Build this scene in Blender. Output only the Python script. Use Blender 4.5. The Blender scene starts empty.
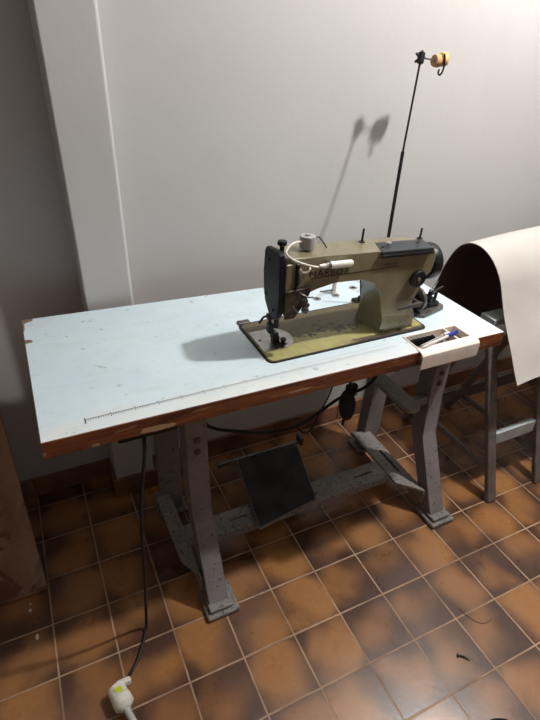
import bpy, bmesh, math, random
from mathutils import Vector, Matrix
random.seed(7)
C = bpy.context.scene.collection
PI = math.pi
TILE = 0.15291559
BASE = {}          # world position of every thing's origin

# ------------------------------------------------------------------ helpers
def tag(o, label=None, cat=None, group=None, kind=None):
    if label: o['label'] = label
    if cat: o['category'] = cat
    if group: o['group'] = group
    if kind: o['kind'] = kind
    return o

def thing(name, label, cat, loc, group=None):
    o = bpy.data.objects.new(name, None); C.objects.link(o)
    o.empty_display_size = .05
    o.location = loc; BASE[o] = Vector(loc)
    return tag(o, label, cat, group)

def obj(name, bm, mats, parent=None, origin=None, smooth=True, angle=35, label=None):
    """bm is in world coordinates"""
    if origin is None:
        origin = BASE[parent] if parent is not None else Vector((0, 0, 0))
    origin = Vector(origin)
    bm.transform(Matrix.Translation(-origin))
    bmesh.ops.recalc_face_normals(bm, faces=bm.faces[:])
    me = bpy.data.meshes.new(name); bm.to_mesh(me); bm.free()
    if smooth:
        me.shade_smooth(); me.set_sharp_from_angle(angle=math.radians(angle))
    for m in (mats if isinstance(mats, (list, tuple)) else [mats]): me.materials.append(m)
    o = bpy.data.objects.new(name, me); C.objects.link(o)
    BASE[o] = origin
    if parent is not None:
        o.parent = parent; o.location = origin - BASE[parent]
    else:
        o.location = origin
    if smooth and len(me.polygons) > 6:
        w = o.modifiers.new('weighted_normals', 'WEIGHTED_NORMAL'); w.keep_sharp = True; w.weight = 100
    if label: o['label'] = label
    return o

def box(bm, x0, x1, y0, y1, z0, z1, bev=0, seg=2, M=None):
    t = bmesh.new()
    bmesh.ops.create_cube(t, size=1)
    for v in t.verts:
        v.co = Vector(((x0+x1)/2 + v.co.x*(x1-x0), (y0+y1)/2 + v.co.y*(y1-y0), (z0+z1)/2 + v.co.z*(z1-z0)))
    if bev: bmesh.ops.bevel(t, geom=t.edges[:], offset=bev, segments=seg, affect='EDGES', profile=.5)
    if M: t.transform(M)
    merge(bm, t)

def merge(bm, t, mi=None):
    me = bpy.data.meshes.new('tmp'); t.to_mesh(me); t.free()
    n = len(bm.faces)
    bm.from_mesh(me); bpy.data.meshes.remove(me)
    if mi is not None:
        bm.faces.ensure_lookup_table()
        for f in bm.faces[n:]: f.material_index = mi

def tube(bm, pts, r, n=10, caps=True):
    pts = [Vector(p) for p in pts]
    R = r if isinstance(r, (list, tuple)) else [r]*len(pts)
    rings = []; up = None
    for i, p in enumerate(pts):
        d = (pts[min(i+1, len(pts)-1)] - pts[max(i-1, 0)]).normalized()
        if up is None:
            up = Vector((0, 0, 1)) if abs(d.z) < .9 else Vector((1, 0, 0))
        u = (up - d*up.dot(d)).normalized(); up = u
        w = d.cross(u)
        rings.append([bm.verts.new(p + (u*math.cos(2*PI*k/n) + w*math.sin(2*PI*k/n))*R[i]) for k in range(n)])
    for a, b in zip(rings, rings[1:]):
        for k in range(n): bm.faces.new((a[k], a[(k+1) % n], b[(k+1) % n], b[k]))
    if caps:
        bm.faces.new(rings[0][::-1]); bm.faces.new(rings[-1])

def smooth_path(pts, sub=6):
    P = [Vector(p) for p in pts]; out = []
    for i in range(len(P)-1):
        a, b, c, d = P[max(i-1, 0)], P[i], P[i+1], P[min(i+2, len(P)-1)]
        for k in range(sub):
            t = k/sub
            out.append(.5*((2*b) + (c-a)*t + (2*a-5*b+4*c-d)*t*t + (3*b-a-3*c+d)*t**3))
    out.append(P[-1]); return out

def lathe(bm, prof, n=24, M=None):
    """prof: (radius, height) along local z"""
    t = bmesh.new(); rings = []
    for r, h in prof:
        if r < 1e-6: rings.append([t.verts.new((0, 0, h))])
        else: rings.append([t.verts.new((r*math.cos(2*PI*k/n), r*math.sin(2*PI*k/n), h)) for k in range(n)])
    for a, b in zip(rings, rings[1:]):
        if len(a) == 1 and len(b) == 1: continue
        for k in range(n):
            k2 = (k+1) % n
            if len(a) == 1: t.faces.new((a[0], b[k], b[k2]))
            elif len(b) == 1: t.faces.new((a[k], b[0], a[k2]))
            else: t.faces.new((a[k], a[k2], b[k2], b[k]))
    if len(rings[0]) > 1: t.faces.new(rings[0][::-1])
    if len(rings[-1]) > 1: t.faces.new(rings[-1])
    if M: t.transform(M)
    merge(bm, t)

def axis(loc, d):
    """matrix taking local z to direction d at loc"""
    return Matrix.Translation(loc) @ Vector(d).to_track_quat('Z', 'Y').to_matrix().to_4x4()

def prism(bm, pts, a, b, ax='y', bev=0, seg=2):
    """polygon pts in the two other axes, extruded from a to b along ax"""
    t = bmesh.new()
    def P(p, c):
        return {'y': (p[0], c, p[1]), 'x': (c, p[0], p[1]), 'z': (p[0], p[1], c)}[ax]
    A = [t.verts.new(P(p, a)) for p in pts]; B = [t.verts.new(P(p, b)) for p in pts]
    fa = t.faces.new(A); fb = t.faces.new(B[::-1])
    n = len(pts)
    for k in range(n): t.faces.new((A[k], B[k], B[(k+1) % n], A[(k+1) % n]))
    if bev:
        es = list(fa.edges) + list(fb.edges)
        bmesh.ops.bevel(t, geom=es, offset=bev, segments=seg, affect='EDGES', profile=.5)
    merge(bm, t)

def round_rect(x0, x1, y0, y1, r, n=5):
    out = []
    for cx, cy, a0 in ((x1-r, y1-r, 0), (x0+r, y1-r, 90), (x0+r, y0+r, 180), (x1-r, y0+r, 270)):
        for k in range(n+1):
            a = math.radians(a0 + 90*k/n); out.append((cx+r*math.cos(a), cy+r*math.sin(a)))
    return out

def boolean(o, cutter_bm):
    me = bpy.data.meshes.new('cut'); bmesh.ops.recalc_face_normals(cutter_bm, faces=cutter_bm.faces[:])
    cutter_bm.to_mesh(me); cutter_bm.free()
    c = bpy.data.objects.new('cut', me); C.objects.link(c); 
    m = o.modifiers.new('b', 'BOOLEAN'); m.operation = 'DIFFERENCE'; m.object = c; m.solver = 'EXACT'
    bpy.context.view_layer.update(); 
    dg = bpy.context.evaluated_depsgraph_get()
    new = bpy.data.meshes.new_from_object(o.evaluated_get(dg))
    o.modifiers.clear(); o.data = new
    bpy.data.objects.remove(c); bpy.data.meshes.remove(me)

# ------------------------------------------------------------------ materials
class N:
    def __init__(s, name):
        s.m = bpy.data.materials.new(name); s.m.use_nodes = True
        s.t = s.m.node_tree; s.b = s.t.nodes['Principled BSDF']
        s.co = s.t.nodes.new('ShaderNodeTexCoord').outputs['Object']
    def n(s, typ, **kw):
        nd = s.t.nodes.new(typ)
        for k, v in kw.items():
            if k in nd.inputs: s.set(nd.inputs[k], v)
            else: setattr(nd, k, v)
        return nd
    def set(s, inp, v):
        if isinstance(v, bpy.types.NodeSocket): s.t.links.new(v, inp)
        elif isinstance(v, (tuple, list)) and len(v) == 3 and inp.type == 'RGBA': inp.default_value = (*v, 1)
        else: inp.default_value = v
    def p(s, name, v): s.set(s.b.inputs[name], v)
    def math(s, op, a, b=0., c=0., clamp=False):
        nd = s.t.nodes.new('ShaderNodeMath'); nd.operation = op; nd.use_clamp = clamp
        s.set(nd.inputs[0], a); s.set(nd.inputs[1], b); s.set(nd.inputs[2], c); return nd.outputs[0]
    def noise(s, scale, detail=3, rough=.5, vec=None, dist=0):
        nd = s.n('ShaderNodeTexNoise'); nd.inputs['Scale'].default_value = scale
        nd.inputs['Detail'].default_value = detail; nd.inputs['Roughness'].default_value = rough
        nd.inputs['Distortion'].default_value = dist
        s.set(nd.inputs['Vector'], vec or s.co); return nd.outputs['Fac']
    def ramp(s, v, a, b):            # smooth 0..1 between a and b
        nd = s.n('ShaderNodeMapRange', interpolation_type='SMOOTHSTEP')
        s.set(nd.inputs['Value'], v); nd.inputs['From Min'].default_value = a; nd.inputs['From Max'].default_value = b
        return nd.outputs['Result']
    def mix(s, f, a, b):
        nd = s.n('ShaderNodeMix', data_type='RGBA'); s.set(nd.inputs[0], f)
        s.set(nd.inputs[6], a); s.set(nd.inputs[7], b); return nd.outputs[2]
    def bump(s, h, strength=.3, dist=.001):
        nd = s.n('ShaderNodeBump'); nd.inputs['Strength'].default_value = strength
        nd.inputs['Distance'].default_value = dist; s.set(nd.inputs['Height'], h)
        s.p('Normal', nd.outputs['Normal'])
    def scaled(s, sc):
        nd = s.n('ShaderNodeMapping'); nd.inputs['Scale'].default_value = sc
        s.set(nd.inputs['Vector'], s.co); return nd.outputs['Vector']
    def xyz(s, vec=None):
        nd = s.n('ShaderNodeSeparateXYZ'); s.set(nd.inputs[0], vec or s.co); return nd.outputs

def simple(name, col, rough=.5, metal=0., var=.12, scale=30, bump=0., spec=None):
    s = N(name)
    f = s.noise(scale, 4)
    dark = tuple(c*(1-var) for c in col); lite = tuple(min(1, c*(1+var)) for c in col)
    s.p('Base Color', s.mix(s.ramp(f, .3, .7), dark, lite))
    s.p('Roughness', rough); s.p('Metallic', metal)
    if spec is not None: s.p('Specular IOR Level', spec)
    if bump: s.bump(s.noise(scale*4, 3), bump)
    return s.m

def chipped(name, col, under, rough=.5, amount=.62, scale=60, metal=0, dirt=None):
    s = N(name)
    base = s.mix(s.ramp(s.noise(9, 4), .35, .7), tuple(c*.82 for c in col), tuple(c*1.1 for c in col))
    if dirt: base = s.mix(s.math('MULTIPLY', s.ramp(s.noise(16, 5, .65), .5, .75), .6), base, dirt)
    f = s.ramp(s.noise(scale, 5, .6, dist=.4), amount, amount+.025)
    s.p('Base Color', s.mix(f, base, under)); s.p('Roughness', rough); s.p('Metallic', metal)
    s.bump(s.math('SUBTRACT', 1, f), .4, .0006)
    return s.m

def spots(s, lst, rag=.012, scale=90):
    """mask of a few wear marks at given object positions"""
    out = None; n = s.math('MULTIPLY', s.math('SUBTRACT', s.noise(scale, 4, .6), .5), rag*2)
    for (x, y, z, rx, ry, rz) in lst:
        sp = s.xyz()
        d = None
        for i, (c, r) in enumerate(((x, rx), (y, ry), (z, rz))):
            e = s.math('DIVIDE', s.math('SUBTRACT', sp[i], c), r); e = s.math('MULTIPLY', e, e)
            d = e if d is None else s.math('ADD', d, e)
        d = s.math('ADD', s.math('SQRT', d), s.math('DIVIDE', n, max(min(rx, ry, rz), .004)))
        k = s.math('SUBTRACT', 1, s.ramp(d, .9, 1.1))
        out = k if out is None else s.math('MAXIMUM', out, k)
    return out

# floor tiles: flamed terracotta, each tile with its own pattern
def floor_mat():
    s = N('terracotta_tiles')
    X, Y, Z = s.xyz()
    u = s.math('DIVIDE', X, TILE); v = s.math('DIVIDE', Y, TILE)
    iu = s.math('FLOOR', u); iv = s.math('FLOOR', v)
    fu = s.math('SUBTRACT', u, iu); fv = s.math('SUBTRACT', v, iv)
    def edge(f):
        return s.math('MINIMUM', f, s.math('SUBTRACT', 1, f))
    wob = s.math('MULTIPLY', s.math('SUBTRACT', s.noise(40, 3), .5), .012)
    e = s.math('ADD', s.math('MINIMUM', edge(fu), edge(fv)), wob)
    grout = s.math('SUBTRACT', 1, s.ramp(e, .010, .019))
    cv = s.n('ShaderNodeCombineXYZ'); s.set(cv.inputs[0], iu); s.set(cv.inputs[1], iv)
    wn = s.n('ShaderNodeTexWhiteNoise'); s.set(wn.inputs['Vector'], cv.outputs[0])
    rnd = wn.outputs['Value']; rc = wn.outputs['Color']
    # pattern coordinates shifted by a random amount per tile
    off = s.n('ShaderNodeVectorMath', operation='MULTIPLY'); s.set(off.inputs[0], rc); off.inputs[1].default_value = (9, 9, 9)
    add = s.n('ShaderNodeVectorMath', operation='ADD'); s.set(add.inputs[0], s.co); s.set(add.inputs[1], off.outputs[0])
    blotch = s.noise(7.5, 1.6, .4, add.outputs[0], .3)
    # flamed: dark drifts in from the corners of the tile
    cu = s.math('ABSOLUTE', s.math('SUBTRACT', fu, .5)); cvv = s.math('ABSOLUTE', s.math('SUBTRACT', fv, .5))
    cor = s.math('MULTIPLY', s.math('ADD', s.math('MULTIPLY', cu, cu), s.math('MULTIPLY', cvv, cvv)), .55)
    cont = s.noise(6.5, 1.5, .4)
    val = s.math('ADD', s.math('ADD', s.math('MULTIPLY', blotch, .5), s.math('MULTIPLY', cont, .5)), cor)
    val = s.math('ADD', val, s.math('MULTIPLY', s.math('SUBTRACT', rnd, .5), .12))
    dk = s.ramp(val, .44, .74)
    grain = s.noise(60, 3, .6)
    light = s.mix(grain, (.285, .125, .040), (.38, .182, .066))
    light = s.mix(s.math('MULTIPLY', rnd, .5), light, (.22, .095, .042))
    darkc = s.mix(grain, (.048, .022, .014), (.088, .040, .024))
    col = s.mix(dk, light, darkc)
    smear = s.ramp(s.noise(3, 3), .5, .75)
    col = s.mix(s.math('MULTIPLY', smear, .22), col, (.22, .15, .13))
    gcol = s.mix(s.ramp(s.noise(5, 3), .35, .7), (.44, .29, .18), (.24, .14, .085))
    s.p('Base Color', s.mix(grout, col, gcol))
    rr = s.math('ADD', .22, s.math('MULTIPLY', s.noise(12, 4), .14))
    s.p('Roughness', s.math('ADD', rr, s.math('MULTIPLY', grout, .4)))
    h = s.math('ADD', s.math('MULTIPLY', s.math('SUBTRACT', 1, grout), 1), s.math('MULTIPLY', s.noise(70, 2), .35))
    s.bump(h, .45, .0012)
    return s.m

def wall_mat(name, col):
    s = N(name)
    f = s.ramp(s.noise(1.6, 4, .6), .35, .7)
    c = s.mix(f, col, tuple(x*.94 for x in col))
    sp = s.ramp(s.noise(14, 6, .7), .68, .71)
    c = s.mix(s.math('MULTIPLY', sp, .25), c, (.35, .33, .31))
    s.p('Base Color', c); s.p('Roughness', .7)
    s.bump(s.noise(55, 4), .18, .002)
    return s.m

def laminate_mat():
    s = N('pale_blue_laminate')
    X, Y, Z = s.xyz()
    base = s.mix(s.ramp(s.noise(5, 5, .6), .3, .7), (.59, .705, .765), (.53, .655, .725))
    smear = s.ramp(s.noise(1, 5, .65, s.scaled((9, 16, 1))), .50, .64)
    base = s.mix(s.math('MULTIPLY', smear, .5), base, (.53, .62, .66))
    # grime worn along the front edge
    fr = s.math('SUBTRACT', 1, s.ramp(s.math('ADD', Y, s.math('MULTIPLY', s.noise(14, 4), .12)), .04, .15))
    base = s.mix(s.math('MULTIPLY', fr, .6), base, (.70, .69, .64))
    specks = s.ramp(s.noise(34, 3, .6), .67, .70)
    base = s.mix(s.math('MULTIPLY', specks, .45), base, (.22, .24, .24))
    scr = s.ramp(s.noise(1, 3, .5, s.scaled((20, 160, 1)), .6), .64, .66)
    base = s.mix(s.math('MULTIPLY', scr, .3), base, (.42, .45, .45))
    k = spots(s, [(.006, .520, 0, .020, .017, .1), (.006, .402, 0, .015, .009, .1), (-.002, .485, 0, .005, .03, .1)], .008)
    base = s.mix(k, base, (.20, .13, .085))
    s.p('Base Color', base); s.p('Roughness', s.math('ADD', .38, s.math('MULTIPLY', s.noise(20, 4), .2)))
    return s.m

def edge_mat():
    s = N('varnished_edge_wood')
    g = s.noise(1, 5, .65, s.scaled((3, 20, 60)), .5)
    c = s.mix(s.ramp(g, .3, .7), (.120, .033, .015), (.27, .088, .034))
    X, Y, Z = s.xyz()
    dark = s.ramp(s.noise(1, 4, .6, s.scaled((6, 6, 30))), .52, .68)
    c = s.mix(s.math('MULTIPLY', dark, .75), c, (.055, .018, .012))
    ch = s.ramp(s.noise(1, 5, .7, s.scaled((10, 10, 70))), .60, .63)
    c = s.mix(s.math('MULTIPLY', ch, .8), c, (.34, .17, .09))
    k = spots(s, [(.225, .0, -.012, .040, .2, .007), (.10, .0, -.016, .010, .2, .004), (.56, 0, -.006, .03, .2, .003), (.005, 0, -.008, .004, .2, .004)], .006, 60)
    c = s.mix(k, c, (.50, .33, .20))
    s.p('Base Color', c); s.p('Roughness', .45)
    s.bump(s.math('ADD', g, ch), .5, .001)
    return s.m

def bed_mat():
    s = N('worn_shaded_olive_bed')
    X, Y, Z = s.xyz()
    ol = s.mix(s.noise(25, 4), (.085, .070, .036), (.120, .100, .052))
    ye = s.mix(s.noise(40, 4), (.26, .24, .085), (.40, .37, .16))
    # worn band along the operator's side, with the arm's shadow painted darker behind it
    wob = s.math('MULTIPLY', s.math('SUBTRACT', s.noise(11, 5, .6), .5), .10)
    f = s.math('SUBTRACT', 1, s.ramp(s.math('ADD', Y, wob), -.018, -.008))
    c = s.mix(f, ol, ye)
    chip = s.ramp(s.noise(60, 6, .65), .53, .56)
    near = s.math('SUBTRACT', 1, s.ramp(s.math('ABSOLUTE', s.math('SUBTRACT', Y, .002)), .015, .055))
    right = s.ramp(X, -.16, -.02)
    c = s.mix(s.math('MULTIPLY', chip, s.math('MULTIPLY', near, s.math('ADD', .25, right, clamp=True)), clamp=True), c, (.035, .030, .024))
    edge = s.math('ADD', Y, s.math('MULTIPLY', s.math('SUBTRACT', s.noise(20, 5, .65), .5), .06))
    e = s.math('SUBTRACT', 1, s.ramp(edge, -.083, -.077))
    e = s.math('MULTIPLY', e, s.ramp(s.math('ADD', X, s.math('MULTIPLY', s.noise(15), .1)), -.02, .10))
    c = s.mix(e, c, (.085, .065, .050))
    s.p('Base Color', c); s.p('Roughness', .42); s.p('Specular IOR Level', .5)
    s.bump(s.noise(60, 5, .6), .25, .0008)
    return s.m

def board_mat():
    s = N('rusty_brown_board')
    c = s.mix(s.ramp(s.noise(1, 5, .6, s.scaled((14, 14, 3))), .3, .7), (.22, .125, .075), (.34, .21, .135))
    d = s.ramp(s.noise(13, 5, .6, dist=.6), .56, .64)
    c = s.mix(s.math('MULTIPLY', d, .8), c, (.105, .035, .020))
    l = s.ramp(s.noise(7, 4, .6), .6, .75)
    c = s.mix(s.math('MULTIPLY', l, .45), c, (.40, .33, .26))
    s.p('Base Color', c); s.p('Roughness', .8); s.bump(s.noise(50, 5), .5, .002)
    return s.m

def ribbed_mat():
    s = N('ribbed_worn_metal')
    X, Y, Z = s.xyz()
    w = s.math('SINE', s.math('MULTIPLY', Z, 2*PI/.0075))
    c = s.mix(s.ramp(s.noise(22, 4), .3, .7), (.12, .10, .09), (.20, .175, .16))
    c = s.mix(s.math('MULTIPLY', s.ramp(w, -.4, .6), .45), c, (.075, .06, .055))
    s.p('Base Color', c); s.p('Roughness', .55); s.p('Metallic', .2)
    s.bump(w, .6, .001)
    return s.m

def vinyl_mat():
    s = N('cream_vinyl')
    c = s.mix(s.ramp(s.noise(2.5, 4), .35, .7), (.46, .435, .405), (.53, .505, .47))
    s.p('Base Color', c); s.p('Roughness', .55)
    s.bump(s.noise(3.2, 2), .5, .02)
    return s.m

M = dict(
    floor=floor_mat(), wall=wall_mat('warm_white_paint', (.50, .492, .485)), ceiling=wall_mat('ceiling_white', (.44, .425, .415)), farwall=wall_mat('tan_wall', (.21, .19, .175)),
    laminate=laminate_mat(), edge=edge_mat(), bed=bed_mat(), board=board_mat(), ribbed=ribbed_mat(), vinyl=vinyl_mat(),
    skirting=simple('skirting_tile', (.20, .095, .055), .45, var=.45, scale=7),
    grey=chipped('chipped_grey_paint', (.215, .200, .205), (.05, .045, .042), .5, .62, 90, dirt=(.13, .115, .11)),
    footgrey=chipped('dirty_grey_iron', (.20, .185, .17), (.08, .07, .065), .6, .55, 110),
    rail=chipped('dusty_grey_rail', (.235, .215, .20), (.10, .09, .085), .55, .57, 90, dirt=(.36, .33, .28)),
    upper=chipped('speckled_rail', (.26, .25, .20), (.45, .42, .22), .5, .62, 90),
    olive=None,
    black=simple('black_enamel', (.010, .010, .011), .38, var=.3, spec=.3),
    plate=simple('black_face_plate', (.008, .011, .011), .5, .0, var=.3, scale=14, spec=.2),
    cover=simple('dark_blue_grey_cover', (.028, .034, .040), .36, 0., var=.2, spec=.3),
    rubber=simple('black_rubber', (.018, .017, .017), .7, var=.3, spec=.3),
    mat_=simple('worn_rubber_mat', (.022, .019, .019), .62, var=.7, scale=9, spec=.3),
    steel=simple('brushed_steel', (.50, .48, .47), .32, .85, var=.15, scale=40),
    dsteel=simple('dull_dark_steel', (.13, .125, .12), .4, .7, var=.3, scale=40),
    white=simple('off_white_plastic', (.72, .68, .63), .4, var=.05),
    tray=simple('cream_tray_plastic', (.78, .70, .62), .42, var=.05),
    trayin=simple('dirty_tray_inside', (.22, .19, .165), .6, var=.35, scale=60),
    greyplastic=simple('grey_enamel_cup', (.34, .33, .32), .4, var=.1),
    cable=simple('black_cable', (.012, .012, .012), .5, spec=.3),
    yellow=simple('yellow_green_plastic', (.62, .68, .02), .45, var=.05),
    blue=simple('blue_pen_plastic', (.02, .035, .30), .3, var=.1),
    clear=simple('milky_pen_barrel', (.62, .60, .58), .25, var=.05),
    foam=simple('orange_foam', (.50, .27, .14), .9, var=.2, scale=60, bump=.4),
    foam2=simple('yellow_foam', (.58, .38, .16), .9, var=.2, scale=60, bump=.4),
    shaded_backing=simple('shaded_brown_backing', (.050, .030, .028), .75, var=.25, scale=6),
    roll=simple('black_leather', (.014, .011, .011), .55, var=.3, scale=12),
    ink=simple('black_print', (.025, .022, .022), .6),
    palewood=simple('pale_painted_wood', (.42, .46, .48), .6, var=.12),
    stripe=simple('dark_red_stripe', (.05, .022, .016), .5),
    paint=simple('bare_wood_tan', (.42, .28, .14), .6),
    plugwhite=simple('yellowed_white_plastic', (.72, .70, .62), .4, var=.06),
    glove=simple('grey_cable_sleeve', (.42, .42, .40), .5, var=.15),
    shoe=simple('black_shoe_leather', (.010, .010, .011), .5),
)
def olive_mat():
    s = N('olive_machine_enamel')
    c = s.mix(s.ramp(s.noise(14, 5, .6), .35, .7), (.165, .143, .080), (.212, .188, .112))
    k = s.ramp(s.noise(55, 5, .6), .66, .69)
    c = s.mix(k, c, (.06, .05, .03))
    s.p('Base Color', c); s.p('Roughness', .33); s.p('Coat Weight', .7); s.p('Coat Roughness', .2)
    s.bump(s.noise(30, 4), .1, .001)
    return s.m
M['olive'] = olive_mat()

# ------------------------------------------------------------------ room
XL, XR, YF, H = -.75, 3.6, -2.6, 2.75
YB1, YB2 = .68, .63            # wall left of the pilaster, wall right of it
def struct(name, bm, m):
    return tag(obj(name, bm, m, smooth=False), kind='structure')
b = bmesh.new(); box(b, XL-.1, XR+.1, YF-.1, YB1+.12, -.1, 0); struct('floor', b, M['floor'])
b = bmesh.new(); box(b, XL-.1, XR+.1, YF-.1, YB1+.12, H, H+.1); struct('ceiling', b, M['ceiling'])
b = bmesh.new(); box(b, XL-.1, .34, YB1, YB1+.12, 0, H); box(b, .34, XR+.1, YB2, YB1+.12, 0, H)
back = struct('wall_back', b, M['wall'])
b = bmesh.new(); box(b, XL-.1, XL, YF-.1, YB1, 0, H); struct('wall_left', b, M['farwall'])
b = bmesh.new(); box(b, XR, XR+.1, YF-.1, YB2, 0, H); struct('wall_right', b, M['farwall'])
b = bmesh.new(); box(b, XL, XR, YF-.1, YF, 0, H); struct('wall_front', b, M['farwall'])
# pilaster
px0, px1, py = .268, .402, .562
b = bmesh.new()
prism(b, [(px0, YB1+.01), (px0, py+.006), (px0+.006, py)] + [(px1-.010+.010*math.sin(a), py+.010-.010*math.cos(a)) for a in [k*PI/2/5 for k in range(6)]] + [(px1, YB1+.01)], 0, H, 'z')
tag(obj('trim_1', b, M['wall'], smooth=True, angle=50), kind='structure')
# tiled skirting
def skirt(name, segs):
    b = bmesh.new()
    for x0, x1, y0, y1 in segs: box(b, x0, x1, y0, y1, 0, .08, .002, 1)
    struct(name, b, M['skirting'])
def tiles_x(x0, x1, y):
    out = []; x = x0
    while x < x1-.002:
        nx = min(x1, (math.floor(x/(2*TILE)+1e-6)+1)*2*TILE)
        out.append((x+.001, nx-.001, y-.012, y)); x = nx
    return out
skirt('baseboard_back', tiles_x(XL+.012, px0-.012, YB1) + tiles_x(px1+.012, XR, YB2))
skirt('baseboard_pilaster', [(px0-.012, px0, py, YB1), (px0-.012, px1+.012, py-.012, py), (px1, px1+.012, py, YB2)])
skirt('baseboard_left', [(XL, XL+.012, YF, YB1)])

# ------------------------------------------------------------------ sewing table
T0 = Vector((.10, .02, 0))
table = thing('sewing_table', 'long industrial sewing table with pale blue top, reddish brown edges and grey iron stand', 'table', T0)
ZT, ZB = .76, .718
quad = [(.103, .018), (1.296, .004), (1.293, .473), (.098, .547)]
b = bmesh.new()
vt = []; 
prism(b, quad, ZB, ZT, 'z', .0015, 1)
for f in b.faces:
    f.normal_update()
    f.material_index = 0 if abs(f.normal.z) > .8 and f.calc_center_median().z > .74 else 1
for f in b.faces:
    if f.material_index == 1 and f.calc_center_median().z < ZB+.01: f.material_index = 2
top = obj('tabletop', b, [M['laminate'], M['edge'], simple('dark_chipboard', (.09, .06, .045), .8)], table, origin=(.10, .02, .74), smooth=False)
c = bmesh.new(); prism(c, round_rect(.6230, 1.1070, .1000, .3080, .018), .60, .80, 'z'); boolean(top, c)
c = bmesh.new(); box(c, 1.008, 1.189, -.002, .0865, ZB+.006, .80); boolean(top, c)

# tape measure printed along the front edge of the laminate
b = bmesh.new()
A, B_ = Vector((.191, .0585, ZT+.0004)), Vector((.963, .0575, ZT+.0004))
def flat(bm, x0, x1, y0, y1, z):
    bm.faces.new([bm.verts.new(p) for p in ((x0, y0, z), (x1, y0, z), (x1, y1, z), (x0, y1, z))])
flat(b, .191, .963, .0576, .0592, ZT+.0004)
k = 0; x = .191
while x < .963:
    L = .009 if k % 10 == 0 else (.0075 if k % 5 == 0 else .0055)
    flat(b, x, x+(.0011 if k % 10 else .0014), .0578-L, .0580, ZT+.0004)
    if k % 10 == 0 and k: flat(b, x-.003, x+.003, .0612, .0626, ZT+.0004)
    x += .005; k += 1
flat(b, .189, .1915, .044, .064, ZT+.0004)
fp_ = N('faded_print')
fp_.p('Base Color', fp_.mix(fp_.ramp(fp_.math('ADD', fp_.xyz()[0], fp_.math('MULTIPLY', fp_.noise(9), .25)), .2, .95), (.10, .10, .10), (.50, .54, .56)))
tr = obj('ruler_scale', b, fp_.m, table, smooth=False, label='black ruler scale printed along the front edge')

# light scribed line to the right
b = bmesh.new(); t = [Vector((.70, .0705, ZT+.0003)), Vector((.955, .074, ZT+.0003))]
b.faces.new([b.verts.new(p) for p in (t[0], t[1], t[1]+Vector((0, .001, 0)), t[0]+Vector((0, .001, 0)))])
obj('scribed_line', b, simple('grey_pencil', (.42, .45, .46), .6), table, smooth=False)

# thread guides set in the top behind the machine
for (x, y) in ((.909, .371), (.975, .372), (1.056, .399), (.862, .392)):
    b = bmesh.new()
    lathe(b, [(.0125, 0), (.0125, .0015), (.010, .0022), (.0065, .0016), (.0065, .0004), (0, .0004)], 20, Matrix.Translation((x, y, ZT+.0002)))
    g_ = obj('grommet', b, M['steel'], table)
    b = bmesh.new(); lathe(b, [(.006, 0), (.006, .0008), (0, .0008)], 14, Matrix.Translation((x, y, ZT+.0008)))
    obj('hole', b, M['black'], g_)

# stand: the same casting at both ends
def path_leg(pts, w, x0, th, bm):
    """leg profile: front-edge points (y, z); w depth in y"""
    poly = [(y, z) for y, z in pts] + [(y+w_, z) for (y, z), w_ in zip(reversed(pts), reversed(w))]
    prism(bm, poly, x0, x0+th, 'x', .004, 2)
for X0 in (.418, 1.233):
    b = bmesh.new()
    path_leg([(.006, .018), (.012, .04), (.136, .29), (.148, .45), (.150, .715)], [.055, .055, .06, .062, .07], X0, .058, b)
    lg = obj('leg', b, M['grey'], table, label='kinked front leg')
    for z in (.540, .500):
        d = bmesh.new()
        lathe(d, [(.0105, 0), (.0105, .004), (.006, .0045), (.006, .009), (0, .0095)], 16, axis((X0+.029, .150, z), (0, -1, 0)))
        obj('bolt', d, M['dsteel'], lg)
    b = bmesh.new(); box(b, X0-.016, X0+.082, -.026, .075, 0, .018, .006, 3)
    box(b, X0-.006, X0+.066, -.014, .066, .016, .032, .006, 2)
    obj('foot', b, M['footgrey'], table)
    # rear leg
    b = bmesh.new()
    path_leg([(.405, .018), (.395, .12), (.385, .40), (.375, .715)], [.05, .05, .05, .05], X0-.028, .068, b)
    obj('leg', b, M['grey'], table, label='straight rear leg')
    b = bmesh.new(); box(b, X0-.045, X0+.055, .39, .475, 0, .018, .006, 3)
    obj('foot', b, M['footgrey'], table)
    # lower side rail with slot
    b = bmesh.new()
    prism(b, [(X0-(.078 if X0 > 1 else .045), .13), (X0-.005, .055), (X0-.002, .40), (X0-(.075 if X0 > 1 else .05), .42)], .098, .110, 'z', .002, 1)
    r = obj('side_rail', b, M['rail'], table, smooth=False)
    c = bmesh.new(); prism(c, round_rect(X0-.038, X0-.027, .17, .29, .0049), .0, .2, 'z')
    if X0 > 1: boolean(r, c)
    else: c.free()
    b = bmesh.new(); box(b, X0-.012, X0, .055, .40, .045, .098, .002, 1)
    obj('rail_flange', b, M['grey'], table, smooth=False)
    # upper side rail (only the right-hand one shows)
    if X0 > 1:
        b = bmesh.new()
        prism(b, round_rect(X0-.108, X0-.053, .115, .42, .02), .435, .451, 'z', .003, 1)
        ur = obj('upper_rail', b, M['upper'], table)
        for y, d in ((.135, 0), (.365, .0)):
            b = bmesh.new(); box(b, X0-.056, X0+.001-d*0-(.028 if y > .3 else 0), y+.015, y+.04, .42, .452, .003, 1)
            obj('bracket', b, M['grey'], ur)
    # top flange under the slab
    b = bmesh.new(); prism(b, [(.06, .716), (.46, .716), (.44, .70), (.22, .66), (.13, .675), (.06, .70)], X0+.016, X0+.024, 'x')
    box(b, X0-.02, X0+.088, .06, .46, .708, .7175, .002, 1)
    obj('top_flange', b, M['grey'], table, smooth=False)
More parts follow.
